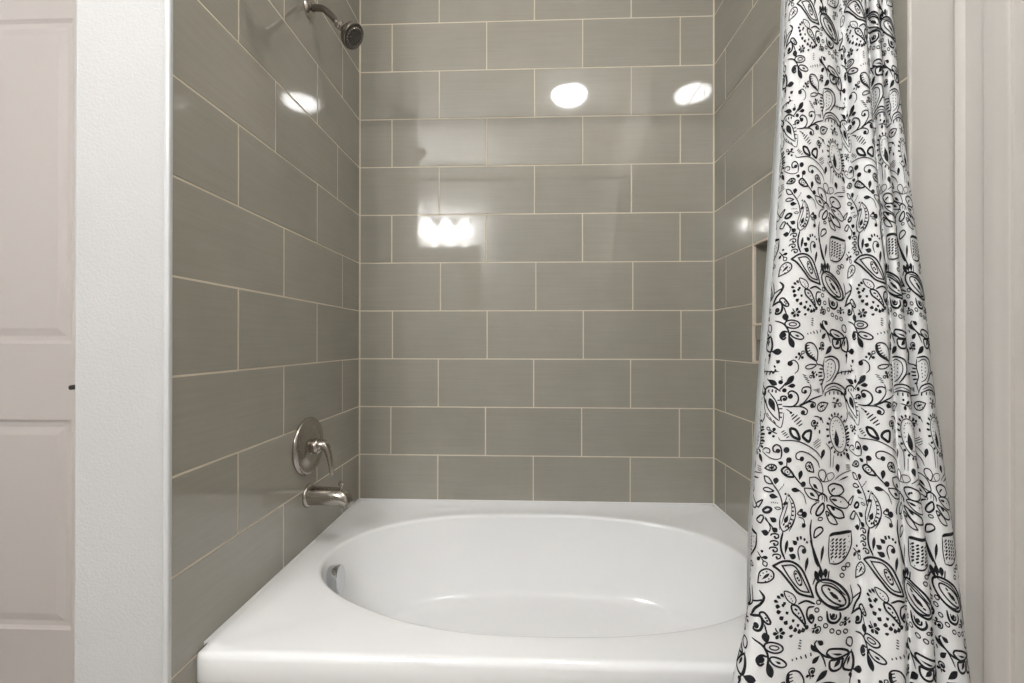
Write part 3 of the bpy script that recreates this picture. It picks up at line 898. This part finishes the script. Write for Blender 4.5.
('d',1.5,44.1,189.5),
('l',2.6,46.1,192,45.2,195.9),
('l',2.4,46.9,191.8,48.8,188.5),
('o',1.3,1.2,232.1,1.2,232.1,4.8,228.3,8.9,228,10.6,230.3,9.4,232.7,5.9,233.4),
('l',2.2,4,231.4,8.8,230.4),
('d',0.6,4.5,229.7),
('d',0.6,6.5,229.1),
('d',0.6,8.3,229.2),
('d',0.6,5.2,232.7),
('d',0.6,7.2,232.4),
('d',0.6,8.9,231.8),
('s',1.1,9,200,5.5,198.6,2.4,196.8),
('o',1,2.9,197.2,2.9,197.2,0.3,197.3,-0.2,195,2,194.8),
('l',3,4.9,198.4,1.3,200.9),
('l',3,5.5,198.6,6.7,194.5),
('d',1.2,6.2,202.5),
('s',1.2,46.3,81.3,49.6,81.3,53.1,80.3,55.1,82.3,53.9,85.2,51.1,85.3,50.3,83.5,52.1,82.9),
('d',1.5,52.1,83.2),
('l',2.6,49.6,81.3,49.6,77.4),
('l',2.4,48.9,81.7,47.8,85.2),
('s',1.1,23.4,130.3,24.9,127,26.7,124.1),
('o',1,26.3,124.5,26.3,124.5,26.3,122,28.6,121.6,28.7,123.7),
('l',3,25.1,126.4,22.8,122.8),
('l',3,24.9,127,28.8,128.2),
('d',1.2,21.1,127.4),
('s',1.2,50.7,121.7,50.2,118.5,48.5,115.4,50,113.2,53,113.7,53.6,116.3,52,117.5,51.2,115.9),
('d',1.5,51.5,115.9),
('l',2.6,50.2,118.5,46.4,119.3),
('l',2.4,50.6,119.2,54.2,119.5),
('s',1.1,43.8,141,41.4,143.4,38.7,145.3),
('o',1,39.2,145.1,39.2,145.1,38.4,147.2,36.2,146.8,36.9,144.9),
('l',3,41,143.8,41.7,147.8),
('l',3,41.4,143.4,38.4,140.9),
('d',1.2,44.8,144.3),
('t',1.2,48.4,161.8,48.4,157),
('t',1.2,46.6,160.9,46.5,157.4),
('t',1.2,44.9,160.1,44.6,157.8),
('t',1.2,43.1,159.2,42.7,158.2),
('t',1.2,41.4,158.4,40.8,158.7),
('s',1.1,82.2,79.4,79,80.7,75.9,81.5),
('o',1,76.4,81.5,76.4,81.5,74.9,83.2,73,82.1,74.3,80.5),
('l',3,78.5,81,77.7,84.9),
('l',3,79,80.7,77.2,77.3),
('d',1.2,81.9,82.8)]

# ------------------------------------------------------------------ bathtub
def build_tub():
    cx,cy,a,b,n = .024,1.376,.664,.353,2.3
    x0,x1,yf,yb = XL+.0004, XR-.0004, .932, YB-.0015
    phis = sorted(set([2*PI*i/176 for i in range(176)]+[math.atan2(y-cy,x-cx)%(2*PI) for x in (x0+.012,x1-.012) for y in (yf+.012,yb-.012)]))
    def oval(phi, d, e=0., nn=n):
        c,s = math.cos(phi),math.sin(phi); nn = 2.38-.42*max(0,math.cos(phi-math.radians(205)))**3
        r = 1/((abs(c)/(a-d))**nn+(abs(s)/(b-d*.92-e))**nn)**(1/nn); return cx+r*c, cy+r*s
    def rect(phi, l, r_, f, bk):
        c,s = math.cos(phi),math.sin(phi); X0,X1,Y0,Y1 = x0+l-cx,x1-r_-cx,yf+f-cy,yb-bk-cy
        t = min((X1/c if c>1e-9 else X0/c if c<-1e-9 else 1e9),(Y1/s if s>1e-9 else Y0/s if s<-1e-9 else 1e9)); return cx+t*c, cy+t*s
    R = []
    for f,z in ((.022,0.),(.022,.05),(.020,.30),(.016,.400),(.004,.428),(.0,.436),(.0,ZR-.020)): R.append([(*rect(p,0,0,f,0),z) for p in phis])
    rr=.016
    for i in range(1,6):
        t=PI/2*i/5; R.append([(*rect(p,.003*math.sin(t),.003*math.sin(t),rr*(1-math.cos(t)),.003*math.sin(t)),ZR-.004-rr+rr*math.sin(t)+(.004 if False else 0)) for p in phis])
    # raised outer ledge against the three walls, then the deck
    def lz(p, up): return ZR-.004+up
    def side(p):
        x,y = rect(p,0,0,0,0); return 1. if y > yf+.004 else 0.
    R.append([(*rect(p,.006,.006,rr+.004,.006),ZR-.004+.004*side(p)) for p in phis])
    R.append([(*rect(p,.021,.021,rr+.008,.014),ZR-.004+.004*side(p)) for p in phis])
    R.append([(*rect(p,.027,.027,rr+.014,.020),ZR-.004) for p in phis])
    R.append([(*oval(p,-.030),ZR-.004) for p in phis])
    for i in range(7):
        t=PI/2*i/6; R.append([(*oval(p,-.014+.014*math.sin(t)),ZR-.004-.014*(1-math.cos(t))) for p in phis])
    for d,z in ((.003,-.030),(.008,-.055),(.016,-.09),(.027,-.13),(.040,-.17),(.056,-.212),(.068,-.240),(.076,-.256),(.086,-.268),(.098,-.2755),(.112,-.279),(.16,-.281),(.24,-.283),(.31,-.284)):
        R.append([(*oval(p,d,0,n),ZR-.004+z) for p in phis])
    m=len(phis); V=[v for ring in R for v in ring]; F=[]
    for i in range(len(R)-1):
        for j in range(m): F.append((i*m+j,i*m+(j+1)%m,(i+1)*m+(j+1)%m,(i+1)*m+j))
    V.append((cx,cy,ZR-.004-.2845)); c=len(V)-1; o=(len(R)-1)*m
    for j in range(m): F.append((o+j,o+(j+1)%m,c))
    t = mesh_obj('bathtub', V, F, M['tub'], smooth=50)
    tag(t, 'white oval soaking bathtub with wide flat rim built in between tiled walls', 'bathtub')
    # overflow cover on the faucet end
    u0=Vector((-.632,1.372,.4175)); d=Vector((1,.10,.10))
    bm=bmesh.new(); lathe(bm, ((.030,-.02),(.038,-.004),(.041,-.002),(.0425,.002),(.0425,.030),(.040,.0335),(.030,.0345),(0,.035)), u0, d, 48)
    ov=bm_obj('overflow_cover', bm, M['chrome'], t, 30); ov['label']='round chrome overflow cover'
    bm=bmesh.new(); lathe(bm, ((0,0),(.036,0),(.037,.003),(.030,.005),(.012,.004),(0,.004)), (-.40,1.376,ZR-.2845-.002), (0,0,1), 40)
    dr=bm_obj('drain', bm, M['chrome'], t, 30); dr['label']='round chrome drain'
    # caulk bead along the three walls belongs to the setting
    bm=bmesh.new()
    for k,(p,q,nrm) in enumerate((((XL,YNL+.093,0),(XL,YB,0),(1,0,0)),((XL,YB,0),(XR,YB,0),(0,-1,0)),((XR,YB,0),(XR,YNR+.03,0),(-1,0,0)))):
        nv=Vector(nrm); vs=[]
        for e in (p,q):
            e=Vector((e[0],e[1],ZR)); vs.append([bm.verts.new(e+nv*a_+Vector((0,0,b_))) for a_,b_ in ((0,.0030),(.0018,.0008),(.0050,-.0014),(0,-.006))])
        for i in range(4): bm.faces.new((vs[0][i],vs[0][(i+1)%4],vs[1][(i+1)%4],vs[1][i]))
    struct(bm_obj('trim_8', bm, M['caulk']))
build_tub()

# ------------------------------------------------------------------ fittings on the left wall
FY = 1.413
def pl(*c): return [Vector(p) for p in c]
t = thing('tub_spout', 'brushed nickel tub spout with pull-up diverter just above the bathtub rim', 'faucet', (XL,FY+.01,.655))
sz=.668; sy=FY+.012
bm=bmesh.new(); lathe(bm, ((.030,0),(.038,0),(.0385,.004),(.037,.009),(.034,.011),(.030,.0115)), (XL,sy,sz), (1,0,0), 40); bm_obj('flange', bm, M['nickel'], t, 40)
pts=catmull(pl((XL+.004,sy,sz),(XL+.04,sy,sz),(XL+.085,sy,sz-.001),(XL+.108,sy,sz-.003),(XL+.123,sy,sz-.009),(XL+.132,sy,sz-.020),(XL+.134,sy,sz-.031)),8)
bm=bmesh.new(); sweep(bm, pts, lerp_r(((0,.032,.031),(.35,.030,.029),(.6,.028,.0265),(.8,.026,.022),(1,.022,.016)),len(pts)), 28); bm_obj('spout_body', bm, M['nickel'], t, 60)
bm=bmesh.new(); lathe(bm, ((.004,0),(.004,.016),(.0075,.018),(.009,.022),(.008,.027),(.004,.030),(0,.0305)), (XL+.112,sy,sz+.018), (0,0,1), 20); bm_obj('diverter_knob', bm, M['nickel'], t, 40)

t = thing('shower_valve', 'brushed nickel shower valve with round plate and curved lever above the tub spout', 'shower valve', (XL,1.418,.835))
vc=Vector((XL,1.418,.835))
bm=bmesh.new(); lathe(bm, ((.070,0),(.093,0),(.0955,.003),(.0955,.006),(.092,.0115),(.086,.0145),(.079,.0145),(.075,.0115),(.072,.0115),(.055,.0180),(.030,.0225),(.0,.0235)), vc, (1,0,0), 64); bm_obj('escutcheon', bm, M['nickel'], t, 50)
bm=bmesh.new(); lathe(bm, ((.030,.016),(.030,.022),(.0255,.0235),(.0215,.021),(.0215,.026),(.0255,.028),(.0265,.032),(.0245,.040),(.018,.046),(0,.048)), vc, (1,0,0), 36); bm_obj('hub', bm, M['nickel'], t, 40)
pts=catmull(pl(vc+Vector((.028,0,0)),vc+Vector((.044,-.001,.004)),vc+Vector((.058,-.002,.003)),vc+Vector((.070,-.003,-.010)),vc+Vector((.078,-.004,-.034)),vc+Vector((.084,-.005,-.064)),vc+Vector((.087,-.005,-.096))),8)
bm=bmesh.new(); sweep(bm, pts, lerp_r(((0,.0235,.0225),(.2,.021,.020),(.38,.0175,.0155),(.55,.0145,.011),(.78,.012,.008),(.95,.0105,.0065),(1,.007,.004)),len(pts)), 20); bm_obj('lever', bm, M['nickel'], t, 60)

t = thing('wall_shower', 'brushed nickel shower head on a bent wall arm above the tub valve', 'shower head', (XL,1.418,2.292))
c=Vector((XL,1.418,2.292))
bm=bmesh.new(); lathe(bm, ((.012,.002),(.030,.0),(.031,.003),(.028,.008),(.019,.014),(.0125,.016),(.0115,.016)), c, (1,0,0), 40); bm_obj('wall_flange', bm, M['nickel'], t, 40)
a=[c+Vector(v) for v in ((0,0,0),(.030,0,.001),(.052,-.001,-.004),(.072,-.003,-.020),(.092,-.004,-.042),(.106,-.005,-.058))]
pts=catmull(a,8); bm=bmesh.new(); sweep(bm, pts, [(.0105,.0105)]*len(pts), 20); bm_obj('arm', bm, M['dnickel'], t, 60)
e0=a[-1]; hd_=Vector((.74,-.10,-.67)).normalized()
bm=bmesh.new(); lathe(bm, ((.0105,-.006),(.0145,-.004),(.0145,.012),(.011,.015),(.0125,.019),(.014,.024),(.0125,.030),(.009,.033)), e0, hd_, 28); bm_obj('ball_joint', bm, M['nickel'], t, 40)
bm=bmesh.new(); lathe(bm, ((.008,.026),(.015,.029),(.018,.033),(.019,.038),(.027,.046),(.0365,.054),(.0405,.061),(.0418,.069),(.0402,.0745),(.037,.076),(.0355,.0745)), e0, hd_, 48); hb=bm_obj('head_body', bm, M['dnickel'], t, 40)
bm=bmesh.new(); lathe(bm, ((.0358,.074),(.033,.076),(.024,.0765),(.022,.0745),(.018,.075),(0,.076)), e0, hd_, 48); fp=bm_obj('spray_face', bm, M['rubber'], hb, 30); fp['label']='dark spray face'
d_,u_,w_=frame(hd_)
bm=bmesh.new()
for R_,nn,rn in ((.0288,20,.0024),(.016,12,.0017),(.008,7,.0015)):
    for i in range(nn):
        th=2*PI*i/nn; q=e0+hd_*.0748+u_*(R_*math.cos(th))+w_*(R_*math.sin(th))
        lathe(bm, ((rn,0),(rn*.9,.0032),(rn*.5,.0042),(0,.0043)), q, hd_, 8)
nz=bm_obj('nozzles', bm, M['nickel'], fp, 40)

# ------------------------------------------------------------------ curtain rod, liner and curtain
RY, RZ = .972, 2.222
t = thing('curtain_rod', 'brushed nickel curtain rod spanning the bathtub opening', 'curtain rod', (XR,RY,RZ))
bm=bmesh.new(); lathe(bm, ((0,0),(.0125,0),(.0125,XR-XL-.01),(0,XR-XL-.01)), (XL+.005,RY,RZ), (1,0,0), 24); bm_obj('rod', bm, M['nickel'], t, 40)
for x,d in ((XL,1),(XR,-1)):
    bm=bmesh.new(); lathe(bm, ((0,0),(.032,0),(.033,.003),(.028,.010),(.017,.016),(.0145,.030),(0,.030)), (x,RY,RZ), (d,0,0), 32); bm_obj('end_flange', bm, M['nickel'], t, 40)
def liner():
    E=[(2.19,.585),(1.954,.5739),(1.7282,.565),(1.5113,.5517),(1.2876,.5361),(1.0029,.5173),(.7271,.5006),(.5984,.4984),(.503,.497)]
    nz_,nu=120,90; V=[];F=[]
    for i in range(nz_):
        z=2.19+(.5035-2.19)*i/(nz_-1)
        for (z0,a0),(z1,a1) in zip(E,E[1:]):
            if z>=z1-1e-6: xl=a0+(a1-a0)*(z-z0)/(z1-z0); break
        y0=1.042+.002*(2.19-z)/1.69
        for j in range(nu):
            f=j/(nu-1); edge=math.exp(-f*9)
            xl_=xl*1.033; V.append((xl_+(.774-xl_)*f, y0+.010*math.sin(f*27+.5*math.sin(z*2))*(1-edge)+.008*edge-.012*math.exp(-f*40), z))
    for i in range(nz_-1):
        for j in range(nu-1): k=i*nu+j; F.append((k,k+1,k+nu+1,k+nu))
    o=mesh_obj('shower_liner', V, F, M['liner'], smooth=180)
    md=o.modifiers.new('thick','SOLIDIFY'); md.thickness=.0006
    tag(o, 'plain white vinyl liner hanging inside the bathtub behind the printed curtain', 'shower liner')
liner()
def curtain():
    U0,U1,ZT,ZB = -.5,3.24,2.195,.10
    nu,nz_=420,440; V=[];F=[];MI=[]
    for i in range(nz_):
        z=ZT+(ZB-ZT)*i/(nz_-1)
        for j in range(nu): V.append(cloth(U0+(U1-U0)*j/(nu-1), z))
    for i in range(nz_-1):
        for j in range(nu-1): k=i*nu+j; F.append((k,k+1,k+nu+1,k+nu)); MI.append(0)
    PW,PH,PZ = 90.,283.5,.55
    def on(u,z):
        e=.004; p=Vector(cloth(u,z)); a_=Vector(cloth(u+e,z))-Vector(cloth(u-e,z)); b_=Vector(cloth(u,z+e))-Vector(cloth(u,z-e))
        nrm=a_.cross(b_).normalized(); return tuple(p+nrm*.0008)
    def emit(grid):
        """grid: rows of cloth points (pattern units); stamped once per repeat"""
        nr,nc=len(grid),len(grid[0])
        lo=min(p[0] for r in grid for p in r)/PW; hi=max(p[0] for r in grid for p in r)/PW
        top=1.4-min(p[1] for r in grid for p in r)*PZ/PH; bot=1.4-max(p[1] for r in grid for p in r)*PZ/PH
        for ku in range(-1,4):
            if lo+ku < U0 or hi+ku > U1: continue
            for kz in range(-3,4):
                if bot+kz*PZ < ZB+.01 or top+kz*PZ > ZT-.01: continue
                n0=len(V)
                for r in grid:
                    for p in r: V.append(on(p[0]/PW+ku, 1.4-p[1]*PZ/PH+kz*PZ))
                for i in range(nr-1):
                    for j in range(nc-1):
                        k=n0+i*nc+j; F.append((k,k+nc,k+nc+1,k+1)); MI.append(1)
    def resample(P, step):
        out=[P[0]]; 
        for a_,b_ in zip(P,P[1:]):
            d=math.hypot(b_[0]-a_[0],b_[1]-a_[1]); n=max(1,math.ceil(d/step))
            for k in range(1,n+1): out.append((a_[0]+(b_[0]-a_[0])*k/n, a_[1]+(b_[1]-a_[1])*k/n))
        return out
    def cr(P, closed):
        n=len(P); Q=[]
        rng=range(n) if closed else range(n-1)
        for i in rng:
            if closed: p0,p1,p2,p3=P[i-1],P[i],P[(i+1)%n],P[(i+2)%n]
            else:
                p1,p2=P[i],P[i+1]; p0=P[i-1] if i else (2*p1[0]-p2[0],2*p1[1]-p2[1]); p3=P[i+2] if i+2<n else (2*p2[0]-p1[0],2*p2[1]-p1[1])
            L_=math.hypot(p2[0]-p1[0],p2[1]-p1[1]); m_=max(2,int(L_/1.6)+1)
            for k in range(m_):
                t_=k/m_
                Q.append(tuple(.5*(2*p1[c]+(p2[c]-p0[c])*t_+(2*p0[c]-5*p1[c]+4*p2[c]-p3[c])*t_*t_+(3*p1[c]-p0[c]-3*p2[c]+p3[c])*t_**3) for c in (0,1)))
        Q.append(P[0] if closed else P[-1]); return Q
    def ribbon(Q, wf, closed=False):
        n=len(Q); g=[]
        for i,p in enumerate(Q):
            a_=Q[i-1] if i else (Q[-2] if closed else Q[0]); b_=Q[i+1] if i+1<n else (Q[1] if closed else Q[-1])
            dx,dy=b_[0]-a_[0],b_[1]-a_[1]; l=math.hypot(dx,dy) or 1; w=wf(i/(n-1))/2; nx,ny=-dy/l*w,dx/l*w
            c=2 if wmax<1.6 else 4
            g.append([(p[0]+nx*(1-2*k/(c-1)),p[1]+ny*(1-2*k/(c-1))) for k in range(c)])
        emit(g)
    for kind,w,*c in PRINT:
        P=[(c[i],c[i+1]) for i in range(0,len(c),2)]; wmax=w
        if kind=='s':
            Q=cr(P,False); ribbon(Q, lambda f: w*(.45+.55*min(1,min(f,1-f)*6+.15)))
        elif kind=='o': ribbon(cr(P,True), lambda f: w, True)
        elif kind=='t': ribbon(resample(P,1.2), lambda f: w*(.75+.25*math.sin(PI*f)))
        elif kind=='l':
            wmax=9; Q=resample(P,max(.5,math.dist(P[0],P[1])/12)); ribbon(Q, lambda f: max(.12,w*(math.sin(PI*min(1,f**1.45))**.75 if 0<f<1 else 0)))
        elif kind=='d':
            wmax=9; x,y=P[0]; r=w; Q=[(x-r*math.cos(PI*k/8),y) for k in range(9)]
            ribbon(Q, lambda f: max(.05,2*r*math.sin(PI*f)))
    o=mesh_obj('shower_curtain', V, F, [M['cloth'],M['ink']], mi=MI, smooth=180)
    tag(o, 'white cotton shower curtain printed with black paisley and flowers, gathered at right', 'shower curtain')
curtain()

# ------------------------------------------------------------------ lamps and mirror of the room
t = thing('ceiling_light', 'round white flush ceiling light glowing above the bathroom floor', 'ceiling light', (LX,LY,CEIL))
bm=bmesh.new(); lathe(bm, ((0,0),(.146,0),(.146,.018),(.136,.024),(.127,.024)), (LX,LY,CEIL), (0,0,-1), 48); bm_obj('base_ring', bm, M['ceil'], t, 40)
bm=bmesh.new(); lathe(bm, ((.130,.018),(.128,.030),(.118,.045),(.094,.058),(.054,.067),(0,.070)), (LX,LY,CEIL), (0,0,-1), 48); bm_obj('diffuser', bm, M['glow'], t, 60)
vx,vz=-.872,2.412
t = thing('vanity_light', 'three-lamp vanity bar glowing above the bathroom mirror', 'wall light', (vx,RY0,vz))
bm=bmesh.new(); box(bm, vx-.25,vx+.25,RY0,RY0+.022,vz+.02,vz+.09,.008,3); bm_obj('back_plate', bm, M['nickel'], t, 40)
for i in (-1,0,1):
    x=vx+i*.20
    bm=bmesh.new(); pts=catmull(pl((x,RY0+.02,vz+.055),(x,RY0+.06,vz+.075),(x,RY0+.10,vz+.075),(x,RY0+.11,vz+.05)),6); sweep(bm, pts, [(.008,.008)]*len(pts), 12, (1,0,0)); bm_obj('arm', bm, M['nickel'], t, 60)
    bm=bmesh.new(); lathe(bm, ((.020,-.055),(.030,-.045),(.046,-.01),(.058,.04),(.062,.085),(.058,.085),(.043,-.005),(0,-.035)), (x,RY0+.11,vz), (0,0,-1), 28); sh=bm_obj('lamp_shade', bm, M['shade'], t, 60)
    bm=bmesh.new(); lathe(bm, ((0,-.036),(.011,-.03),(.012,-.004),(.018,.004),(.025,.018),(.026,.028),(.019,.042),(0,.048)), (x,RY0+.11,vz), (0,0,-1), 20); bm_obj('bulb', bm, M['bulb'], sh, 60)
o=boxo('wall_mirror', (-1.30,-.52,RY0+.001,RY0+.007,1.05,2.235), M['mirror'], bev=.002)
tag(o, 'wide frameless wall mirror below the vanity bar', 'mirror')

# ------------------------------------------------------------------ camera and colour management
cam=bpy.data.cameras.new('camera'); co=bpy.data.objects.new('camera', cam); COL.objects.link(co)
cam.sensor_width=36.; cam.lens=433.87/1024*36.; cam.clip_start=.01
yaw,pitch,roll=.0357996,.0020011,.0010453
cy_,sy_=math.cos(yaw),math.sin(yaw)
f=Vector((-sy_*math.cos(pitch),cy_*math.cos(pitch),math.sin(pitch))); r=Vector((cy_,sy_,0)); u=r.cross(f)
r2=r*math.cos(roll)+u*math.sin(roll); u2=-r*math.sin(roll)+u*math.cos(roll)
co.matrix_world=Matrix(((r2.x,u2.x,-f.x,0),(r2.y,u2.y,-f.y,0),(r2.z,u2.z,-f.z,CZ),(0,0,0,1)))
sc=bpy.context.scene; sc.camera=co
w=bpy.data.worlds.new('world'); sc.world=w; w.use_nodes=True; w.node_tree.nodes['Background'].inputs[0].default_value=(.9,.88,.85,1); w.node_tree.nodes['Background'].inputs[1].default_value=.05
vs=sc.view_settings; sc.display_settings.display_device='sRGB'; vs.view_transform='Standard'; vs.look='None'; vs.gamma=1.; vs.use_curve_mapping=False; vs.exposure=EXPOSURE
sc.cycles.max_bounces=12; sc.cycles.diffuse_bounces=6; sc.cycles.glossy_bounces=6; sc.cycles.use_denoising=True; sc.cycles.sample_clamp_indirect=6.
